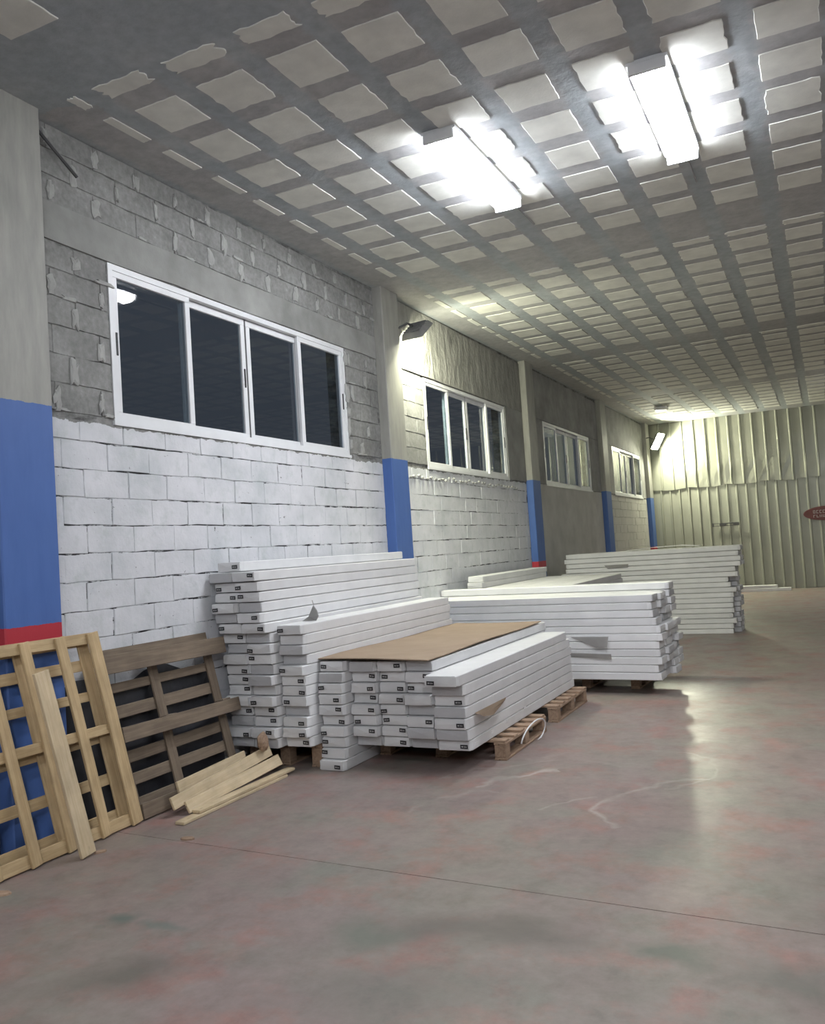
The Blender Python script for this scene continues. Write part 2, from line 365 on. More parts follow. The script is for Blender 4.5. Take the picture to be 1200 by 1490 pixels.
def block_bay(ya, yb, win, seed, bay):
    global nb
    rnd = random.Random(seed)
    rows = [(ROWZ[k], ROWZ[k + 1], k) for k in range(0, 13)] + [(ROWZ[13], 2.686, 13)]
    rows += [(ROWZ[k], ROWZ[k + 1], k) for k in range(14, 20)] + [(4.13 + .185 * j, 4.13 + .185 * (j + 1), 30 + j) for j in range(3)]
    for z0, z1, k in rows:
        if k >= 30 and z1 > ceil_z(ya): z1 = ceil_z(ya)
        y = ya - (.10 if k % 2 else .30) + rnd.uniform(-.02, .02)
        while y < yb:
            L = .42 + rnd.uniform(-.03, .02); a, b = max(y, ya), min(y + L, yb); y += L
            if z0 < WZ1 + .02 and z1 > WZ0 + .01:                 # beside the window
                segs = [(a, min(b, win[0] - .01)), (max(a, win[1] + .01), b)]
            else: segs = [(a, b)]
            for s0, s1 in segs:
                if s1 - s0 < .05: continue
                zz1 = z1
                if 14 <= k < 30: zz1 = min(z1, 3.86)
                if zz1 - z0 < .04: continue
                hid = (bay == 1 and ((z1 < 1.50 and s0 > 5.65) or z1 < .95)) or (bay == 2 and (z1 < 1.21 or (z0 > 2.68 and s0 > 9.9)))
                st = far_blocks if (hid or bay > 2) else None
                if bay == 2 and z0 > 2.68 and s0 > 9.9: continue
                put_block(s0, s1, z0, zz1, rnd.uniform(.004, .010), st)
                if bay == 1 and z0 > 2.68 and s0 > ya + .05: JOINTS.append((s0, z0, zz1))
                if st is None: nb += 1
block_bay(3.91, 8.61, WIN[0], 1, 1)
block_bay(9.05, 13.79, WIN[1], 2, 2)
# fourth bay: only the courses under the window still read as blocks
rnd = random.Random(4)
for k in range(14):
    y = 19.62 - (.1 if k % 2 else .3); z1 = min(ROWZ[k + 1], 2.686)
    while y < 24.44:
        a, b = max(y, 19.62), min(y + .42, 24.44); y += .42
        if b - a > .05: put_block(a, b, ROWZ[k], z1, rnd.uniform(.005, .01), far_blocks)
link('block_courses', to_mesh('block_courses', far_blocks), M['block'], wall_left, kind='stuff')
print('blocks', nb)

# smooth lintel band, rough render, plastered bays
def slab_on_wall(name, y0, y1, z0, z1, d, mat, jag=.0, n=14, par=wall_left):
    pts = []
    for j in range(n + 1): pts.append((y0 + (y1 - y0) * j / n, z0 + random.uniform(-jag, jag) * .5))
    for j in range(n, -1, -1): pts.append((y0 + (y1 - y0) * j / n, z1 + random.uniform(-jag, jag) * .5))
    bm = bmesh.new(); prism(bm, pts, d, .006)
    me = to_mesh(name, bm); me.transform(Matrix.Translation((WX - .002, 0, 0)) @ BX)
    return link(name, me, mat, par)
slab_on_wall('lintel', 3.91, 8.61, 3.87, 4.13, .016, M['lintel'], .014)
slab_on_wall('render_band', 9.05, 13.79, WZ1 + .01, 4.70, .020, M['render'], .01, 20)
slab_on_wall('render_patch', 12.93, 13.79, 2.69, WZ1 + .01, .018, M['lintel'], .01)
slab_on_wall('render_patch', 14.23, 14.94, 2.70, WZ1, .014, M['lintel'], .01)
slab_on_wall('render_patch', 18.31, 19.11, 2.70, WZ1, .014, M['lintel'], .01)
slab_on_wall('render_band', 14.23, 19.11, WZ1 + .005, 4.73, .014, M['lintel'], .01, 20)
slab_on_wall('render_band', 19.61, 24.44, WZ1 + .005, 4.78, .014, M['lintel'], .01, 20)
slab_on_wall('render_patch', 19.61, 20.49, 2.70, WZ1, .014, M['lintel'], .01)
slab_on_wall('render_patch', 23.96, 24.44, 2.70, WZ1, .014, M['lintel'], .01)
PL = simple('plastered_dado', (0.47, 0.465, 0.43), .85, .14, 2.2, bmp=.3)
slab_on_wall('plaster_panel', 14.23, 19.11, .0, 2.69, .014, PL, .012, 16)
# mortar squeezed out over the joints of the raw courses
bm = bmesh.new(); rnd = random.Random(11)
def smear(y, zc, wv, hv, d):
    n = 14; pts = []
    for i in range(n):
        a_ = 2 * math.pi * i / n; k = rnd.uniform(.45, 1.0); c_, s_ = math.cos(a_), math.sin(a_)
        pts.append((y + math.copysign(abs(c_) ** .6, c_) * wv * k, zc + math.copysign(abs(s_) ** .6, s_) * hv * k))
    prism(bm, pts, d, min(wv, hv) * .45, Matrix.Translation((WX, 0, 0)) @ BX)
for (jy, j0, j1) in JOINTS:
    if rnd.random() < .85:
        h_ = (j1 - j0) * rnd.uniform(.35, .60); smear(jy + rnd.uniform(-.01, .02), (j0 + j1) / 2 + rnd.uniform(-.02, .0), rnd.uniform(.025, .062), h_, rnd.uniform(.015, .024))
    if rnd.random() < .35: smear(jy + rnd.uniform(.05, .3), j0 + .012, rnd.uniform(.05, .12), rnd.uniform(.012, .022), rnd.uniform(.012, .018))
link('mortar_smears', to_mesh('mortar_smears', bm), M['smear'], wall_left, kind='stuff')
# ridge of render under the second window
bm = bmesh.new()
for i in range(34):
    y = 9.3 + i * .12 + rnd.uniform(-.03, .03); z = 2.57 + rnd.uniform(-.02, .02)
    pts = [(y + math.cos(a) * .05 * rnd.uniform(.5, 1), z + math.sin(a) * .025 * rnd.uniform(.5, 1)) for a in [i * math.pi / 3 for i in range(6)]]
    prism(bm, pts, .025, .01, Matrix.Translation((WX, 0, 0)) @ BX)
link('mortar_lumps', to_mesh('mortar_lumps', bm), M['smear'], wall_left, kind='stuff')

# ------------------------------------------------------------------ other walls
bm = bmesh.new(); box(bm, XR, XR + .2, YB - .2, YF + .3, 0, 5.0); link('wall_right', to_mesh('wall_right', bm), M['plain'], kind='structure')
bm = bmesh.new(); box(bm, WX - .2, XR, YB - .2, YB, 0, 5.0); link('wall_front', to_mesh('wall_front', bm), M['plain'], kind='structure')
bm = bmesh.new(); box(bm, WX, XR, YF + .06, YF + .2, 0, 5.0); wall_back = link('wall_back', to_mesh('wall_back', bm), M['plain'], kind='structure')

# corrugated sheets: trapezoidal ribs, two lifts, the upper lift lapped over the lower
def sheet(x0, nr, pitch, z0, z1, yface, seed, dent):
    rnd = random.Random(seed); bm = bmesh.new()
    prof = []
    for i in range(nr):
        b = x0 + i * pitch
        prof += [(b, 0), (b + .018, -.030), (b + .048, -.030), (b + .066, 0)]
        prof += [(b + .066 + (pitch - .066) * .5, -.001)]
    prof.append((x0 + nr * pitch, 0))
    nz = 9; grid = []
    for j in range(nz):
        f = j / (nz - 1); z = z0 + (z1 - z0) * f; row = []
        for i, (x, y) in enumerate(prof):
            am = dent * (1.0 if (j in (1, 2) and dent > 0) else .15)
            zz = z
            if j == 0 and dent > 0: zz += .018 * math.sin(x * 5 + seed) + rnd.uniform(-.008, .008)
            row.append(bm.verts.new((x + rnd.uniform(-am, am) * .5, yface + y + rnd.uniform(-am, am) * .6, zz)))
        grid.append(row)
    for a, b in zip(grid, grid[1:]):
        for i in range(len(prof) - 1): bm.faces.new((a[i], a[i + 1], b[i + 1], b[i]))
    me = to_mesh('corrugated_sheet', bm)
    return link('corrugated_sheet', me, M['sheet'], wall_back)
x = WX + .02; k = 0
while x < XR - .3:
    sheet(x, 4, .2535, 0.005, 3.02, YF + .035, 100 + k, 0.002 if k % 3 else .004); x += 4 * .2535; k += 1
x = WX + .02; k = 0
while x < XR - .3:
    sheet(x, 3, .312, 2.93, ceil_z(YF) + .02, YF - .003, 200 + k, .016 if k in (1, 2, 3, 4, 5) else .008); x += 3 * .312; k += 1
# thin dark bar and the oval sign on the metal wall
bm = bmesh.new(); box(bm, -2.86, -2.17, YF - .055, YF - .035, 1.795, 1.81); box(bm, -2.86, -2.17, YF - .055, YF - .035, 1.865, 1.88); box(bm, -2.87, -2.83, YF - .055, YF - .03, 1.79, 1.885)
box(bm, -2.68, -2.50, YF - .065, YF - .03, 1.81, 1.865); box(bm, -2.32, -2.17, YF - .065, YF - .03, 1.81, 1.865); box(bm, -2.5, -2.32, YF - .055, YF - .045, 1.85, 1.865)
o = link('latch_bar', to_mesh('latch_bar', bm), M['darkmetal']); o['label'] = 'thin dark horizontal latch bar fixed on the corrugated metal wall'; o['category'] = 'bar'
sg = root('oval_sign', 'dark red oval sign with pale lettering on the corrugated metal wall', 'sign', (.03, YF - .035, 1.96))
bm = bmesh.new(); pts = [(math.cos(a) * .58, math.sin(a) * .19) for a in [i * math.pi / 16 for i in range(32)]]
prism(bm, pts, .02, .012); me = to_mesh('sign_plate', bm); me.transform(Matrix.Rotation(math.pi / 2, 4, 'X')); link('sign_plate', me, M['red'], sg)
bm = bmesh.new(); rnd = random.Random(3)
for (zc, hh, xa, xb) in ((.045, .085, -.34, .34), (-.07, .07, -.34, .34)):
    x = xa
    while x < xb:
        ww = .055
        box(bm, x, x + .016, -.026, -.019, zc - hh / 2, zc + hh / 2)
        if rnd.random() < .7: box(bm, x, x + ww, -.026, -.019, zc + hh / 2 - .016, zc + hh / 2)
        if rnd.random() < .6: box(bm, x + ww - .016, x + ww, -.026, -.019, zc - hh / 2, zc + hh / 2)
        if rnd.random() < .5: box(bm, x, x + ww, -.026, -.019, zc - hh / 2, zc - hh / 2 + .016)
        x += ww + .022
link('lettering', to_mesh('lettering', bm), M['pale'], sg)

# ------------------------------------------------------------------ columns
where = ['beside the leaning pallets', 'behind the tall carton stack, carrying a floodlight', 'between the second and third windows', 'between the third and fourth windows', 'in the corner by the metal wall']
for i, (a, b) in enumerate(COLS):
    bm = bmesh.new(); z1 = ceil_z(a)
    box(bm, WX - .01, WX + CD, a, b, 0, z1)
    bmesh.ops.bevel(bm, geom=[e for e in bm.edges if abs(e.verts[0].co.z - e.verts[1].co.z) > 1], offset=.008, segments=1, affect='EDGES')
    o = link('column', to_mesh('column', bm), M['column']); o['label'] = 'concrete column painted blue below, ' + where[i]; o['category'] = 'column'; o['group'] = 'columns along the window wall'; o['kind'] = 'structure'

# ------------------------------------------------------------------ ceiling: render with a grid of pale boards
bm = bmesh.new()
z0, z1 = ceil_z(YB - .2), ceil_z(YF + .3)
vs = [bm.verts.new(c) for c in ((WX - .2, YB - .2, z0), (XR + .2, YB - .2, z0), (XR + .2, YF + .3, z1), (WX - .2, YF + .3, z1), (WX - .2, YB - .2, z0 + .25), (XR + .2, YB - .2, z0 + .25), (XR + .2, YF + .3, z1 + .25), (WX - .2, YF + .3, z1 + .25))]
for f in ((0, 3, 2, 1), (4, 5, 6, 7), (0, 1, 5, 4), (1, 2, 6, 5), (2, 3, 7, 6), (3, 0, 4, 7)): bm.faces.new([vs[i] for i in f])
ceiling = link('ceiling', to_mesh('ceiling', bm), M['ceiling'], kind='structure')
def board_mesh(rag):
    pts = []
    k = 7
    for s, (x0, y0, x1, y1) in enumerate(((-.5, -.5, .5, -.5), (.5, -.5, .5, .5), (.5, .5, -.5, .5), (-.5, .5, -.5, -.5))):
        for j in range(k):
            f = j / k; q = random.uniform(-rag, rag) + (rag * .8 if j == 0 and random.random() < .3 else 0)
            nx, ny = (y1 - y0), -(x1 - x0)
            pts.append((x0 + (x1 - x0) * f - nx * q, y0 + (y1 - y0) * f - ny * q))
    bm = bmesh.new(); prism(bm, pts, 1.0, .01); return to_mesh('ceiling_panel', bm)
BRD = [board_mesh(random.choice([.010, .016, .016, .026])) for _ in range(16)]
BRD_T = [board_mesh(.07) for _ in range(5)]
tilt = math.atan(.008)
far_boards = bmesh.new(); npan = 0
def put_board(xc, yc, w_, l_, thin=False, stuff=False):
    global npan
    rg = random.random() < .5
    mt = Matrix.Translation((xc, yc, ceil_z(yc) + .002)) @ Matrix.Rotation(tilt, 4, 'X') @ Matrix.Rotation(math.pi, 4, 'X' if rg else 'Y') @ Matrix.Diagonal((w_, l_, .009, 1))
    me = random.choice(BRD_T if thin else BRD)
    if stuff:
        tmp = me.copy(); tmp.transform(mt); far_boards.from_mesh(tmp); D.meshes.remove(tmp)
    else:
        o = link('ceiling_panel', me, M['panel'], ceiling); o.matrix_world = mt; npan += 1
XC = [-3.72 + .535 * i for i in range(20)]
rows = []
for k in range(14): rows.append((3.14 - .545 * k, .37, False, 0))
for bi, base in enumerate((4.23, 9.60, 14.85, 20.1)):
    rows.append((base - .24, .15, True, bi + 1))
    for k in range(8): rows.append((base + .19 + .545 * k, .375, False, bi + 1))
for yc, l_, thin, bay in rows:
    for i, xc in enumerate([-4.11] + XC):
        if xc > XR - .3 or yc < YB + .3: continue
        view = xc < .75 and yc > 2.3
        st = (not view) or (npan >= 297)
        ww = .075 if i == 0 else .372
        if yc < 2.0 and (random.random() < .3): continue
        if bay == 0 and (i < 1 or (view and 1 < i < 5)): continue
        put_board(xc + random.uniform(-.008, .008), yc + random.uniform(-.01, .01), ww * random.uniform(.93, 1.03), l_ * random.uniform(.94, 1.03), thin, st)
link('ceiling_boards', to_mesh('ceiling_boards', far_boards), M['panel'], ceiling, kind='stuff')
print('panels', npan)
bm = bmesh.new(); tube(bm, [(-4.47, 3.93, 4.60), (-4.44, 4.25, 4.36)], .012)
o = link('metal_rod', to_mesh('metal_rod', bm), M['darkmetal']); o['label'] = 'short dark metal rod sticking out of the blocks under the ceiling'; o['category'] = 'rod'

# ------------------------------------------------------------------ windows
def ring(bm, y0, y1, z0, z1, w_, xa, xb):
    box(bm, xa, xb, y0, y1, z0, z0 + w_); box(bm, xa, xb, y0, y1, z1 - w_, z1)
    box(bm, xa, xb, y0, y0 + w_, z0 + w_, z1 - w_); box(bm, xa, xb, y1 - w_, y1, z0 + w_, z1 - w_)
wl = ['nearest the camera side, above the whitewashed blocks', 'below the rough rendered band', 'above the smooth plastered dado', 'last one, beside the metal wall']
for i, (a, b) in enumerate(WIN):
    wn = root('window_%d' % (i + 1), None, None, kind='structure')
    bm = bmesh.new(); ring(bm, a + .004, b - .004, WZ0 + .004, WZ1 - .004, .045, WX - .085, WX + .006)
    box(bm, WX - .03, WX + .02, a - .01, b + .01, WZ0 - .012, WZ0 + .018)
    link('window_frame', to_mesh('window_frame', bm), M['alu'], wn)
    q = (b - a - .08) / 4; mid = (a + b) / 2
    spans = [(a + .04, a + .04 + q + .03, 0), (a + .04 + q - .03, mid - .012, 1), (mid + .012, mid + q + .03, 1), (mid + q - .03, b - .04, 0)]
    bm = bmesh.new(); box(bm, WX - .08, WX - .045, mid - .02, mid + .02, WZ0 + .04, WZ1 - .04); link('mullion', to_mesh('mullion', bm), M['darkmetal'], wn)
    for j, (s0, s1, back) in enumerate(spans):
        xa = WX - (.075 if back else .035); xb = xa + .034
        bm = bmesh.new(); ring(bm, s0, s1, WZ0 + .035, WZ1 - (.055 if back else .04), .055, xa, xb)
        bmesh.ops.bevel(bm, geom=list(bm.edges), offset=.003, segments=1, affect='EDGES')
        sh = link('sash', to_mesh('sash', bm), M['alu'], wn)
        link('pane', boxmesh('pane', xa + .014, xa + .018, s0 + .05, s1 - .05, WZ0 + .085, WZ1 - .10), M['glass'], sh)
        if j in (0, 1, 3):
            hy = (s0 + .027) if j == 0 else (s1 - .027); hz = (WZ0 + WZ1) / 2
            link('handle', boxmesh('handle', xb - .002, xb + .006, hy - .011, hy + .011, hz - .085, hz + .085, bev=.004), M['black'], sh)

# ------------------------------------------------------------------ lamps
def batten(x, y0, y1, label, z=None):
    L = y1 - y0; zc = ceil_z((y0 + y1) / 2)
    r = root('ceiling_light', label, 'light', (x, (y0 + y1) / 2, zc), group='twin tube ceiling lights')
    bm = bmesh.new(); box(bm, -.13, .13, -L / 2, L / 2, -.035, 0.004); box(bm, -.05, .05, -L / 2 + .1, L / 2 - .1, -.06, -.034); link('housing', to_mesh('housing', bm), M['alu'], r)
    bm = bmesh.new()
    pr = [(-.115, -.04), (-.10, -.085), (-.05, -.108), (.05, -.108), (.10, -.085), (.115, -.04)]
    A = [bm.verts.new((px, -L / 2 + .02, pz)) for px, pz in pr]; B = [bm.verts.new((px, L / 2 - .02, pz)) for px, pz in pr]
    for i in range(6): bm.faces.new((A[i], A[(i + 1) % 6], B[(i + 1) % 6], B[i]))
    bm.faces.new(A); bm.faces.new(list(reversed(B)))
    link('diffuser', to_mesh('diffuser', bm), M['led'], r)
    for s in (-1, 1):
        link('end_cap', boxmesh('end_cap', -.12, .12, s * L / 2 - .012, s * L / 2 + .012, -.105, -.03, bev=.006), M['alu'], r)
    bm = bmesh.new(); tube(bm, [(0, L / 2 - .05, -.02), (.02, L / 2 + .25, -.012), (.02, L / 2 + .7, -.010)], .008); link('cable', to_mesh('cable', bm), M['greymetal'], r)
batten(-2.30, 5.6, 7.10, 'glaring white tube light on the ceiling, the one closer to the window wall')
batten(-.80, 5.5, 7.0, 'glaring white tube light on the ceiling, the one further from the windows')
batten(2.2, 5.5, 7.0, 'added fill tube light on the ceiling over the open side of the hall')  # unseen fill lamp, added to lift the overall brightness
batten(-2.3, -.6, .9, 'added fill tube light on the ceiling behind the viewer, near the windows')  # unseen, added as fill on the carton ends and near floor
batten(.6, -.6, .9, 'added fill tube light on the ceiling behind the viewer, mid hall')  # second added lamp out of view, more fill from behind

def flood(loc, direction, w_, h_, mat, label, up=(0, 0, 1), arm=None):
    d = Vector(direction).normalized()
    q = d.to_track_quat('Z', 'X'); r = root('floodlight', label, 'light', loc); 
    r.rotation_mode = 'QUATERNION'; r.rotation_quaternion = q
    bm = bmesh.new(); a = [(-w_ / 2, -h_ / 2), (w_ / 2, -h_ / 2), (w_ / 2, h_ / 2), (-w_ / 2, h_ / 2)]
    F = [bm.verts.new((x, y, 0)) for x, y in a]; B = [bm.verts.new((x * .8, y * .8, -.07)) for x, y in a]
    for i in range(4): bm.faces.new((F[i], F[(i + 1) % 4], B[(i + 1) % 4], B[i]))
    bm.faces.new(B); bm.faces.new(list(reversed(F)))
    for k in range(5):
        xx = -w_ * .32 + k * w_ * .16; box(bm, xx - .004, xx + .004, -h_ * .36, h_ * .36, -.09, -.065)
    link('housing', to_mesh('housing', bm), M['greymetal'], r)
    link('lens', boxmesh('lens', -w_ / 2 + .02, w_ / 2 - .02, -h_ / 2 + .02, h_ / 2 - .02, .001, .006), mat, r)
    bm = bmesh.new(); inv = (Matrix.Translation(loc) @ q.to_matrix().to_4x4()).inverted()
    tube(bm, [inv @ Vector(p) for p in arm], .015); link('bracket', to_mesh('bracket', bm), M['darkmetal'], r)
flood((-4.24, 9.25, 4.27), (.10, .62, -.80), .34, .30, M['flood'], 'small grey floodlight on the second column, aimed down the hall',
      arm=[(-4.39, 9.03, 4.30), (-4.30, 9.10, 4.36), (-4.26, 9.17, 4.34)])
flood((-4.08, 24.55, 4.28), (.78, -.24, -.50), .50, .40, M['corner'], 'glaring floodlight high in the far corner by the metal wall',
      arm=[(-4.40, 24.46, 4.40), (-4.30, 24.52, 4.42), (-4.16, 24.55, 4.34)])
batten(1.7, 19.4, 20.9, 'added fill tube light on the ceiling over the open side, last bay')  # added out of view to brighten the third bay
flood((2.6, -3.4, 4.25), (-.56, .86, -.34), .40, .32, M['back'], 'added fill floodlight behind the viewer aimed at the carton stacks', arm=[(2.6, -3.4, ceil_z(-3.4)), (2.6, -3.42, 4.45), (2.6, -3.45, 4.30)])  # added fill source, brightens the carton ends that face the viewer
bm = bmesh.new(); zc = ceil_z(21.65); box(bm, -3.60, -3.30, 21.5, 21.8, zc - .09, zc + .004); bmesh.ops.bevel(bm, geom=list(bm.edges), offset=.02, segments=1, affect='EDGES')
o = link('junction_box', to_mesh('junction_box', bm), M['tape']); o['label'] = 'small white box on the ceiling above the far corner floodlight'; o['category'] = 'box'

# ------------------------------------------------------------------ cartons
CW, CH, CL = .236, .078, 2.85
def carton_mesh(seed, L=CL):
    rnd = random.Random(seed); bm = bmesh.new()
    hw, hh, c = CW / 2, CH / 2, .006
    secs = [(0, .90), (.035, 1.0), (.9, 1.0), (1.6, 1.0), (2.2, 1.0), (L - .035, 1.0), (L, .92)]
    rings = []
    for y, f in secs:
        a = hw * f + rnd.uniform(-.0015, .001); b = hh * (1 - (1 - f) * .5) + rnd.uniform(-.001, .0003); dx = rnd.uniform(-.001, .001)
        pr = [(-a, -b + c), (-a + c, -b), (a - c, -b), (a, -b + c), (a, b - c), (a - c, b), (-a + c, b), (-a, b - c)]
        rings.append([bm.verts.new((px + dx, y, hh + pz)) for px, pz in pr])
    for A, B in zip(rings, rings[1:]):
        for i in range(8): bm.faces.new((A[i], A[(i + 1) % 8], B[(i + 1) % 8], B[i]))
    bm.faces.new(rings[0]); bm.faces.new(list(reversed(rings[-1])))
    return to_mesh('carton', bm)
def flap_mesh(seed):
    rnd = random.Random(seed); bm = bmesh.new(); hw, hh = CW * .445, CH * .46
    j = lambda s: rnd.uniform(-s, s)
    pts = [(-hw + j(.006), -hh + abs(j(.006))), (j(.03), -hh + abs(j(.003))), (hw + j(.006), -hh + abs(j(.006))), (hw + j(.006), j(.01)), (hw + j(.004), hh - abs(j(.006))), (j(.03), hh - abs(j(.004))), (-hw + j(.005), hh - abs(j(.006))), (-hw + j(.006), j(.01))]
    F = [bm.verts.new((x, -.004 - abs(j(.007)), z + CH / 2)) for x, z in pts]; B = [bm.verts.new((x, .002, z + CH / 2)) for x, z in pts]
    mid = bm.verts.new((j(.02), -.006 - abs(j(.01)), CH / 2 + j(.01)))
    for i in range(8):
        bm.faces.new((F[i], F[(i + 1) % 8], B[(i + 1) % 8], B[i])); bm.faces.new((F[i], F[(i + 1) % 8], mid))
    bm.faces.new(B); return to_mesh('end_flap', bm)
CART = [carton_mesh(i) for i in range(8)]; FLAP = [flap_mesh(50 + i) for i in range(12)]
def sticker_mesh():
    bm = bmesh.new(); box(bm, -.026, .026, -.0015, .001, -.014, .014)
    me = to_mesh('label_sticker', bm); me.materials.append(M['sticker']); me.materials.append(M['print_'])
    bm = bmesh.new(); bm.from_mesh(me)
    for x0, x1, z0, z1 in ((-.018, -.004, -.004, .004), (.002, .008, -.005, .004), (.011, .018, -.004, .002)):
        n = len(bm.faces); box(bm, x0, x1, -.0022, -.001, z0, z1); bm.faces.ensure_lookup_table()
        for f in bm.faces[n:]: f.material_index = 1
    bm.to_mesh(me); bm.free(); return me
STK = sticker_mesh()
CR = random.Random(77); ncart = 0
def carton(x, y, z, label, group, rz=0.0, sticker=True, flap=True, tilt_=0.0, rest=0):
    """x, y: middle of the near end; the box runs back from it"""
    global ncart; ncart += 1
    o = link('carton', CART[CR.randrange(8)], M['carton']); o.location = (x, y, z); o.rotation_euler = (tilt_, 0, rz)
    o['label'] = label; o['category'] = 'box'; o['group'] = group
    if flap:
        dark = CR.random() < .22
        f = link('end_flap', FLAP[CR.randrange(12)].copy() if dark else FLAP[CR.randrange(12)], None, o)
        if not f.data.materials: f.data.materials.append(M['flap_dark' if dark else 'flap'])
        if dark: f.data.materials[0] = M['flap_dark']
        if CR.random() < .5: f.scale = (-1, 1, 1)
        if sticker and not dark and CR.random() < .9:
            s = link('label_sticker', STK, None, o); sx = CR.choice([-.075, -.065, .06, .07, .075]); s.location = (sx, -.0155, CH / 2 + CR.uniform(-.012, .012)); s.rotation_euler = (0, CR.uniform(-.08, .08), 0)
    return o
P_A = .0815
# tall stack against the block wall
for ci, (xc, n, p, yb, nm) in enumerate(((-4.291, 18, .0815, 5.48, 'wall-side column'), (-4.052, 17, .0815, 5.46, 'middle column'), (-3.812, 12, .079, 5.60, 'inner column'))):
    for k in range(n):
        i = n - 1 - k
        dx = 0.0; 
        if ci < 2 and k >= 12: dx = -.055 if k < n - 1 or ci else .01
        elif ci < 2 and k >= 10: dx = -.02
        carton(xc + dx, yb + CR.uniform(-.045, .03) + (.05 if ci < 2 and k < 11 else 0), .19 + k * p,
               'white carton, %s in the %s of the tall stack by the wall' % (lay(i), nm), 'white cartons in the tall stack against the wall')
# front stack under the brown sheet
xb0 = -3.565
for ci in range(5):
    EB = (-3.686, -3.455, -3.220, -2.980, -2.735, -2.462); xc = (EB[ci] + EB[ci + 1]) / 2; yb = (5.74, 5.84, 5.86, 5.84, 5.80)[ci]
    n = (10, 8, 8, 8, 7)[ci]; z0 = .0 if ci == 0 else .155
    for k in range(n):
        i = n - 1 - k
        dxx = CR.uniform(-.0015, .0015)
        yy = yb + CR.uniform(-.03, .03) - (.05 if ci == 0 and k < 2 else 0) + (.04 if k == 0 and ci else 0)
        lab = 'white carton, %s in the %s column from the wall, brown-topped stack' % (lay(i), ('first', 'second', 'third', 'fourth', 'outer')[ci])
        if ci == 4 and k == n - 1: yy = 5.66; lab = 'white carton pushed forward beside the brown sheet, topmost of the outer column'
        oo = carton(xc, yy, z0 + k * .083, lab, 'white cartons in the brown-topped stack'); oo.scale = ((EB[ci + 1] - EB[ci] - .004) / CW, 1, 1.03)
XB4 = -2.464      # outer face of that stack
# brown cardboard sheet on the four inner columns
bm = bmesh.new()
sx0, sx1, sy0, sy1, sz = -3.69, -2.738, 5.76, 8.56, .155 + 8 * .083 + .012
g_ = [[None] * 9 for _ in range(5)]
for a in range(5):
    for b_ in range(9):
        u, v = a / 4, b_ / 8
        g_[a][b_] = (sx0 + (sx1 - sx0) * u, sy0 + (sy1 - sy0) * v, sz + .006 * math.sin(v * 9 + u * 4) + .012 * (1 - u) * (1 - v))
T = [[bm.verts.new((p[0], p[1], p[2] + .008)) for p in r] for r in g_]; Bt = [[bm.verts.new(p) for p in r] for r in g_]
for a in range(4):
    for b_ in range(8):
        bm.faces.new((T[a][b_], T[a + 1][b_], T[a + 1][b_ + 1], T[a][b_ + 1])); bm.faces.new((Bt[a][b_], Bt[a][b_ + 1], Bt[a + 1][b_ + 1], Bt[a + 1][b_]))
for a in range(4): bm.faces.new((T[a][0], Bt[a][0], Bt[a + 1][0], T[a + 1][0])); bm.faces.new((T[a][8], T[a + 1][8], Bt[a + 1][8], Bt[a][8]))
for b_ in range(8): bm.faces.new((T[0][b_], T[0][b_ + 1], Bt[0][b_ + 1], Bt[0][b_])); bm.faces.new((T[4][b_], Bt[4][b_], Bt[4][b_ + 1], T[4][b_ + 1]))
o = link('cardboard_sheet', to_mesh('cardboard_sheet', bm), M['brown']); o['label'] = 'large flat brown cardboard sheet lying on top of the front carton stack'; o['category'] = 'cardboard'
# torn flap and tape bits on the side of the front stack
def plate(name, pts, th, mat, label=None, cat=None, parent=None):
    bm = bmesh.new(); P = [Vector(p) for p in pts]; n = (P[1] - P[0]).cross(P[2] - P[0]).normalized() * th
    A = [bm.verts.new(p) for p in P]; B = [bm.verts.new(p + n) for p in P]; k = len(P)
    for i in range(k): bm.faces.new((A[i], A[(i + 1) % k], B[(i + 1) % k], B[i]))
    bm.faces.new(list(reversed(A))); bm.faces.new(B)
    o = link(name, to_mesh(name, bm), mat, parent)
    if label: o['label'] = label; o['category'] = cat
    return o
fx = XB4 + .004
bm = bmesh.new()
pts = [[(fx, 5.93, .418), (fx, 6.25, .415), (fx, 6.62, .41)], [(fx + .04, 5.92, .412), (fx + .05, 6.2, .402), (fx + .02, 6.55, .405)], [(fx + .07, 5.94, .392), (fx + .085, 6.10, .375), (fx + .03, 6.45, .39)]]
V_ = [[bm.verts.new(p) for p in r] for r in pts]
for a in range(2):
    for b_ in range(2): bm.faces.new((V_[a][b_], V_[a][b_ + 1], V_[a + 1][b_ + 1], V_[a + 1][b_]))
bmesh.ops.solidify(bm, geom=list(bm.faces), thickness=.004)
o = link('cardboard_flap', to_mesh('cardboard_flap', bm), M['brown']); o['label'] = 'torn brown cardboard flap sticking out of the side of the front stack'; o['category'] = 'cardboard'
for (y, z, dy, nm) in ((5.95, .19, .05, 'lowest near the front corner'), (6.28, .20, .02, 'low down above the first pallet'), (6.62, .215, .02, 'halfway between the first pallet slats'), (7.08, .235, .025, 'above the strap loop')):
    o = link('tape_strip', boxmesh('tape_strip', XB4 - .003, XB4 + .003, y - dy, y + dy, z - .012, z + .014, bev=.002), M['tape']); o['label'] = 'shiny white tape bit on the front stack side, ' + nm; o['category'] = 'tape'; o['group'] = 'white tape bits on the front stack'
bm = bmesh.new(); pts = []
for i in range(17):
    a = math.pi * (1.05 - 1.35 * i / 16); pts.append((-2.315 + .05 * math.sin(i * .2), 6.72 + .27 * math.cos(a) + .05, .085 + .115 * math.sin(a)))
tube(bm, pts, .006)
for v in bm.verts: v.co.z = max(v.co.z, .004)
o = link('strap_loop', to_mesh('strap_loop', bm), M['strap']); o['label'] = 'loose loop of white strapping beside the pallet under the front stack'; o['category'] = 'strap'
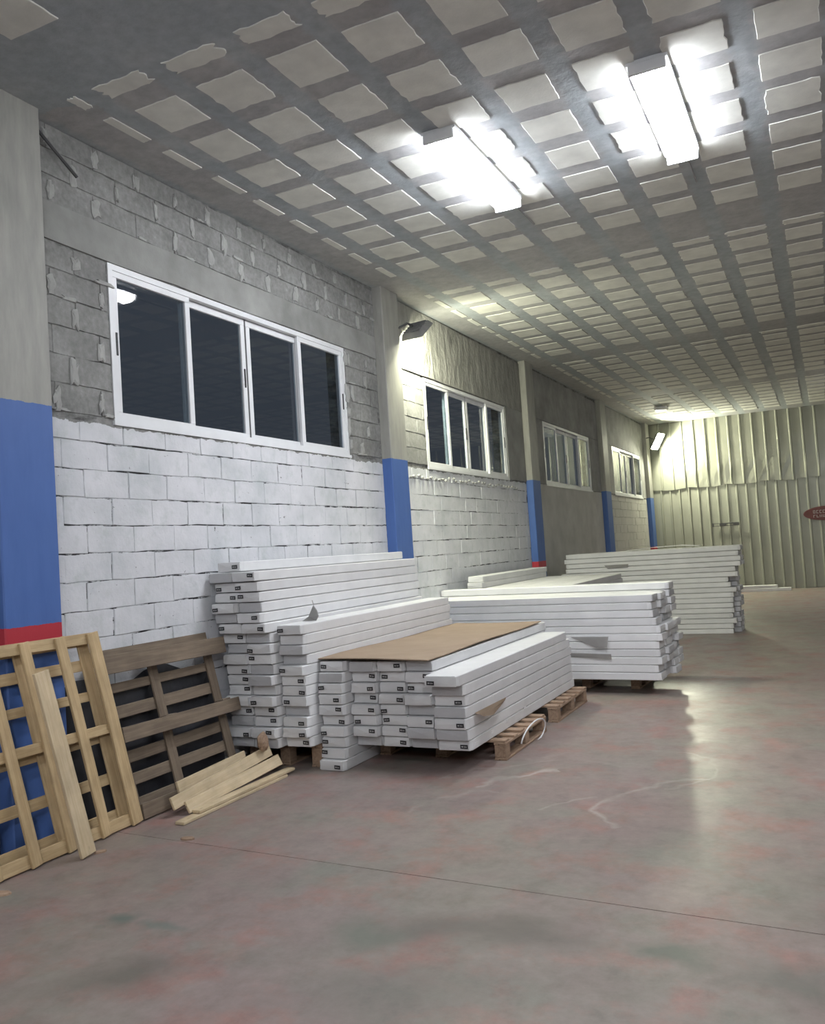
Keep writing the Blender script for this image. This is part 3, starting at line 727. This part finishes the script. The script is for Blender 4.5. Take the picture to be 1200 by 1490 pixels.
# torn grey wing on the inner column
bm = bmesh.new(); cxx, cyy, cz0 = -3.80, 5.86, .19 + 12 * .079
prof = [(-.085, 0.002, 0), (-.04, .03, .035), (-.01, .06, .12), (.0, .03, .165), (.03, .0, .12), (.07, -.02, .085), (.075, -.01, .04), (.045, .0, 0.002), (-.03, -.01, .0)]
P1 = [bm.verts.new((cxx + a, cyy + b, cz0 + max(c, .001))) for a, b, c in prof]; P2 = [bm.verts.new((cxx + a + .004, cyy + b + .006, cz0 + max(c, .001))) for a, b, c in prof]
n_ = len(prof)
for i in range(n_): bm.faces.new((P1[i], P1[(i + 1) % n_], P2[(i + 1) % n_], P2[i]))
bmesh.ops.triangle_fill(bm, edges=[e for e in bm.edges if e.verts[0] in P1 and e.verts[1] in P1]); bmesh.ops.triangle_fill(bm, edges=[e for e in bm.edges if e.verts[0] in P2 and e.verts[1] in P2])
o = link('cardboard_scrap', to_mesh('cardboard_scrap', bm), M['torn']); o['label'] = 'small torn grey cardboard scrap standing up on a white carton'; o['category'] = 'cardboard'

# crosswise stack on two pallets behind the front stack: ends face the open hall
RZ = math.pi / 2 - math.radians(4.0)
ux = Vector((-math.cos(math.radians(4.0)), math.sin(math.radians(4.0)), 0)); uy = Vector((math.sin(math.radians(4.0)), math.cos(math.radians(4.0)), 0))
oC = Vector((-1.69, 9.03, 0))
for r_ in range(4):
    n = (11, 11, 11, 12)[r_]
    for k in range(n):
        i = n - 1 - k
        p = oC + uy * (CW / 2 + r_ * .2415) - ux * CR.uniform(-.05, .03) - ux * (.05 if k < 7 else 0)
        if r_ == 0 and k in (0,): p = p - ux * .03
        carton(p.x, p.y, .155 + k * .081, 'white carton, %s in the %s row of the crosswise stack on pallets' % (lay(i), ('front', 'second', 'third', 'rear')[r_]), 'white cartons in the crosswise stack on pallets', rz=RZ, sticker=False)
def hung(pts2, p0, lab, nm='torn_flap'):
    # torn pieces on the long face of a crosswise stack, pts2 = (distance along from the open end, height, out)
    P = [p0 + ux * a + Vector((0, 0, z)) - uy * out for a, z, out in pts2]
    o = plate(nm, P, .004, M['torn']); o['label'] = lab; o['category'] = 'cardboard'
hung([(.90, .61, .004), (.47, .615, .05), (.50, .50, .035), (.62, .50, .02)], oC, 'torn grey cardboard flap in the middle of the crosswise stack face')
hung([(1.0, .44, .004), (.46, .43, .035), (.46, .375, .02), (.90, .40, .004)], oC, 'lower torn grey flap on the crosswise stack face, above the pallet')

# far crosswise stack on the bare floor
RZD = math.pi / 2; oD = Vector((-1.38, 14.6, 0))
for r_ in range(3):
    n = (17, 17, 17)[r_]
    for k in range(n):
        i = n - 1 - k
        off = CR.uniform(-.03, .03) + (.07 if k > 12 else 0) - (.08 if k < 8 and r_ == 0 else 0) - (.11 if k in (9, 10) and r_ == 0 else 0)
        carton(oD.x + off, oD.y + CW / 2 + r_ * .2415 + CR.uniform(-.002, .002), k * .0832, 'white carton, %s in the %s row of the far stack on bare floor' % (lay(i), ('front', 'middle', 'rear')[r_]), 'white cartons in the far crosswise stack', rz=RZD, sticker=False)
P = [Vector((-3.48, 14.60 - .004, 1.195)), Vector((-3.06, 14.56, 1.20)), Vector((-3.08, 14.57, 1.15)), Vector((-3.42, 14.59, 1.135))]
o = plate('torn_flap', P, .004, M['torn']); o['label'] = 'torn grey flap near the top of the far crosswise stack'; o['category'] = 'cardboard'
bm = bmesh.new(); pts = [(-3.15, 1.425), (-2.7, 1.455), (-2.25, 1.465), (-1.95, 1.44)]
for (x0, z0), (x1, z1) in zip(pts, pts[1:]):
    vs = [bm.verts.new(c) for c in ((x0, 14.9, z0), (x1, 14.9, z1), (x1, 15.2, z1), (x0, 15.2, z0))]; bm.faces.new(vs)
bmesh.ops.remove_doubles(bm, verts=bm.verts, dist=.001); bmesh.ops.solidify(bm, geom=list(bm.faces), thickness=.008)
o = link('curled_sheet', to_mesh('curled_sheet', bm), M['carton']); o['label'] = 'thin curled white sheet lying on the far crosswise stack'; o['category'] = 'cardboard'
o.location = (0, 0, -.003)

# lengthwise stack behind the crosswise stack
for ci, (xc, n) in enumerate(((-4.26, 14), (-4.018, 12), (-3.776, 12), (-3.534, 12), (-3.29, 12), (-3.05, 12))):
    for k in range(n):
        if k < n - 3 and 0 < ci < 4: continue
        i = n - 1 - k
        carton(xc + CR.uniform(-.001, .001), 10.62 + CR.uniform(-.04, .04) - (.1 if ci > 3 and k == n - 1 else 0), .155 + k * .079, 'white carton, %s in the %s column of the lengthwise stack behind' % (lay(i), ('wall-side', 'second', 'third', 'fourth', 'fifth', 'outer')[ci]), 'white cartons in the lengthwise stack behind', sticker=False, flap=(ci in (0, 5)))
for j, (x, y, z, r_) in enumerate(((-.98, 24.42, 0.0, math.pi / 2), (-1.3, 24.44, .08, math.pi / 2 + .02))):
    carton(x, y, z, ('long white carton lying flat on the floor against the metal wall', 'long white carton lying on another against the metal wall')[j], 'white cartons at the metal wall', rz=r_, sticker=False)
print('cartons', ncart)

# ------------------------------------------------------------------ pallets on the floor
def board(name, x0, x1, y0, y1, z0, z1, mat, parent, bev=.003, along='x'):
    """a board whose own X axis runs along the grain"""
    L = (x1 - x0, y1 - y0, z1 - z0); c = ((x0 + x1) / 2, (y0 + y1) / 2, (z0 + z1) / 2)
    if along == 'y':
        me = boxmesh(name, -L[1] / 2, L[1] / 2, -L[0] / 2, L[0] / 2, -L[2] / 2, L[2] / 2, bev=bev); r = math.pi / 2
    else:
        me = boxmesh(name, -L[0] / 2, L[0] / 2, -L[1] / 2, L[1] / 2, -L[2] / 2, L[2] / 2, bev=bev); r = 0
    o = link(name, me, mat, parent); o.location = c; o.rotation_euler = (0, 0, r); return o
def pallet(x0, x1, y0, y1, H, label, mat='pal_wood', nd=6, rz=0.0, loc=None):
    lx, ly = x1 - x0, y1 - y0
    r = root('pallet', label, 'pallet', ((x0 + x1) / 2, (y0 + y1) / 2, 0), rz, 'wooden pallets under the cartons')
    t = .02; mt = M[mat]
    for i in range(nd):
        wd = .095 if i % 2 == 0 else .08; c = -ly / 2 + .05 + (ly - .10) * i / (nd - 1)
        board('deck_board', -lx / 2, lx / 2 + random.uniform(-.01, .01), c - wd / 2, c + wd / 2, H - t, H - .001, mt, r)
    for xx in (-lx / 2, -.05, lx / 2 - .10):
        board('stringer_board', xx, xx + .10, -ly / 2, ly / 2, H - 2 * t, H - t, mt, r, along='y')
        board('runner_board', xx, xx + .10, -ly / 2, ly / 2, 0, t, mt, r, along='y')
        for yy in (-ly / 2, -.05, ly / 2 - .10):
            board('block', xx + .003, xx + .097, yy + .002, yy + .098, t, H - 2 * t, mt, r, along='y', bev=.004)
    return r
pallet(-3.44, -2.34, 6.22, 7.26, .154, 'brown wooden pallet under the near half of the front carton stack')
pallet(-3.44, -2.34, 7.62, 8.66, .154, 'brown wooden pallet under the rear half of the front carton stack')
pallet(-4.40, -3.70, 5.75, 6.75, .189, 'wooden pallet in the dark under the tall carton stack')
pallet(-4.40, -3.70, 7.30, 8.2, .189, 'second wooden pallet hidden under the tall carton stack')
pallet(-3.13, -1.93, 9.45, 10.1, .154, 'brown wooden pallet under the open end of the crosswise stack', rz=-math.radians(4))
pallet(-4.35, -3.30, 9.58, 10.1, .154, 'brown wooden pallet under the wall end of the crosswise stack', rz=-math.radians(4))
pallet(-4.37, -2.95, 11.0, 11.9, .154, 'wooden pallet under the lengthwise stack behind')
pallet(-4.37, -2.95, 12.4, 13.2, .154, 'second wooden pallet under the lengthwise stack behind')

# ------------------------------------------------------------------ leaning pallets and planks
def frame_root(name, label, cat, base, e1, e2, group=None):
    """root whose local X runs along the foot, local Y up the leaning plane, local Z out towards the room"""
    e1 = Vector(e1).normalized(); e2 = Vector(e2); e2 = (e2 - e1 * e2.dot(e1)).normalized(); e3 = e1.cross(e2)
    r = root(name, label, cat, base, 0, group); mt = Matrix((e1, e2, e3)).transposed().to_4x4(); mt.translation = Vector(base); r.matrix_world = mt
    return r
def stick(name, a, b, wd, z0, z1, mat, parent, jit=.0, bev=.003):
    """board from a to b in the local plane, width wd, depth z0..z1"""
    a = Vector((*a, 0)); b = Vector((*b, 0)); L = (b - a).length
    me = boxmesh(name, -L / 2, L / 2, -wd / 2, wd / 2, -(z1 - z0) / 2, (z1 - z0) / 2, bev=bev)
    o = link(name, me, mat, parent); c = (a + b) / 2; o.location = (c.x, c.y, (z0 + z1) / 2)
    o.rotation_euler = (0, 0, math.atan2(b.y - a.y, b.x - a.x)); return o
# new pale pallet: local x = 0 at its far lower corner, running back towards the viewer as negative
ln = Vector((-4.278 + 4.135, 0, 1.255)); 
rN = frame_root('wooden_pallet', 'pale new pine pallet standing on edge, leaning on the blue column', 'pallet', (-4.135, 4.255, 0), (0, 1, 0), ln)
# here e1 = +y, e2 = up, e3 = e1 x e2 = +x (towards the room)
SK = -.175                      # racked: the tops are shifted back
def nx(u, v): return (u + SK * v / 1.26, v)
for j, u in enumerate((-.035, -.295, -.555, -.815, -1.075)):
    stick('face_board', nx(u, .012), nx(u, 1.268), (.088, .072, .07, .07, .075)[j], -.020, 0, M['pale_wood'], rN)
for v, wd in ((.050, .075), (.648, .062), (1.235, .07)):
    stick('cross_board', nx(-1.11, v), nx(-.01, v), wd, -.042, -.0205, M['pale_wood'], rN)
    for u in (-.06, -.555, -1.06): stick('block', nx(u - .045, v), nx(u + .045, v), wd * 1.0, -.066, -.0425, M['pale_wood'], rN)
for v, wd in ((.08, .10), (.33, .07), (.60, .07), (.87, .06), (1.07, .07), (1.225, .07)):
    stick('deck_board', nx(-1.11, v), nx(-.03, v), wd, -.100, -.084, M['pale_wood'], rN)
for u in (-.075, -.555, -1.06):
    stick('stringer_board', nx(u, .012), nx(u, 1.262), .085, -.0835, -.0665, M['pale_wood'], rN)
# old grey pallet
rO = frame_root('wooden_pallet', 'old dark weathered pallet leaning on the whitewashed blocks', 'pallet', (-4.15, 5.40, 0), (0, 1, 0), (-4.345 + 4.15, 0, 1.09))
for v, wd, x0, x1 in ((1.045, .125, -1.24, .03), (.572, .10, -1.16, .07), (.06, .10, -1.11, .06)):
    stick('face_board', (x0, v), (x1, v - (.015 if v > .5 else 0)), wd, -.020, 0, M['old_wood'], rO)
for u0, u1 in ((-1.17, -1.06), (-.70, -.62), (-.095, -.01)):
    stick('cross_board', (u0, 1.10), (u1, .01), .085, -.112, -.0945, M['old_wood'], rO)
    for v in (1.045, .572, .06):
        uu = u0 + (u1 - u0) * (1.1 - v) / 1.1; stick('block', (uu - .045, v), (uu + .045, v), .095, -.094, -.0205, M['old_wood'], rO)
for v, wd in ((1.10, .10), (.885, .065), (.72, .085), (.415, .08), (.265, .08), (.10, .08)):
    stick('deck_board', (-1.10 - .1 * v, v), (-.03 + random.uniform(-.01, .02), v + .004), wd, -.133, -.1125, M['old_wood'], rO)
bm = bmesh.new(); rnd = random.Random(5); nu, nv = 12, 6; grid = []  # dark sheet added to stand in for the shade between the pallet slats
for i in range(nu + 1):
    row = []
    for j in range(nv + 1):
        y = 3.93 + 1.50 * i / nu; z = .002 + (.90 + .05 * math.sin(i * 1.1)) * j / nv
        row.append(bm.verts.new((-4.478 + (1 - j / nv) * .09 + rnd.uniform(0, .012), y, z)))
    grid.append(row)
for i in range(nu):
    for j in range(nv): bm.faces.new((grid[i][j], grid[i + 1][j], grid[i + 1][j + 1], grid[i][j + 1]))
o = link('shade_sheet', to_mesh('shade_sheet', bm), M['shade_backing']); o['label'] = 'added dark sheet standing in for shade behind the leaning pallets'; o['category'] = 'sheet'
# plank leaning on the new pallet
def beam(name, a, b, wd, th, mat, label, up=(0, 0, 1), cat='plank', group='loose planks by the leaning pallets', grp=True):
    """plank between end centres a and b; width wd lies along `up` made square to the plank"""
    a, b = Vector(a), Vector(b); ex = (b - a).normalized(); ey = Vector(up); ey = (ey - ex * ey.dot(ex)).normalized(); ez = ex.cross(ey); L = (b - a).length
    me = boxmesh(name, -L / 2, L / 2, -wd / 2, wd / 2, -th / 2, th / 2, bev=.003); o = link(name, me, mat)
    mt = Matrix((ex, ey, ez)).transposed().to_4x4(); mt.translation = (a + b) / 2; o.matrix_world = mt
    o['label'] = label; o['category'] = cat
    if grp: o['group'] = group
    return o
beam('plank', (-3.99, 3.66, .012), (-4.145, 3.515, 1.09), .105, .024, M['plank'], 'wide pale plank leaning upright against the new pine pallet', up=(0, 1, 0))
beam('plank', (-4.075, 4.52, .158), (-4.10, 5.30, .185), .075, .02, M['plank'], 'pale plank lying highest against the foot of the old pallet', up=(-.25, 0, 1))
beam('plank', (-4.02, 4.40, .085), (-3.99, 5.47, .19), .085, .02, M['plank'], 'wide pale plank sloping up along the foot of the old pallet', up=(-.35, 0, 1))
beam('plank', (-3.955, 4.47, .047), (-3.925, 5.50, .115), .085, .02, M['plank'], 'pale plank on edge in front of the sloping wide plank', up=(-.5, 0, 1))
beam('plank', (-3.865, 4.45, .034), (-3.865, 5.56, .034), .07, .02, M['plank'], 'narrow pale plank lying flat, upper one on the floor', up=(1, 0, 0))
beam('plank', (-3.855, 4.28, .011), (-3.86, 5.45, .011), .075, .02, M['plank'], 'narrow pale plank lying flat on the floor, outermost', up=(1, 0, 0))
bm = bmesh.new(); bmesh.ops.create_icosphere(bm, subdivisions=2, radius=.06)
for v in bm.verts: v.co = Vector((v.co.x * .6, v.co.y * .9, v.co.z * 1.25)) + Vector([random.uniform(-.008, .008) for _ in range(3)])
o = link('wood_offcut', to_mesh('wood_offcut', bm), M['pal_wood']); o.location = (-3.97, 5.36, .285); o['label'] = 'rough lump of wood perched at the end of the planks'; o['category'] = 'wood scrap'
for (x, y, rz, s, nm) in ((-3.61, 4.07, .3, 1, 'beyond the planks on open floor'), (-3.98, 3.74, 1.0, .8, 'by the foot of the leaning plank'), (-4.02, 3.09, .5, 1.4, 'by the near end of the new pallet')):
    bm = bmesh.new(); pts = [(math.cos(a) * .045 * s, math.sin(a) * .022 * s) for a in [i * math.pi / 4 for i in range(8)]]; prism(bm, pts, .014, .006)
    o = link('wood_chip', to_mesh('wood_chip', bm), M['pal_wood']); o.location = (x, y, .0); o.rotation_euler = (0, 0, rz); o['label'] = 'small wood chip on the floor ' + nm; o['category'] = 'wood scrap'; o['group'] = 'wood chips on the floor'
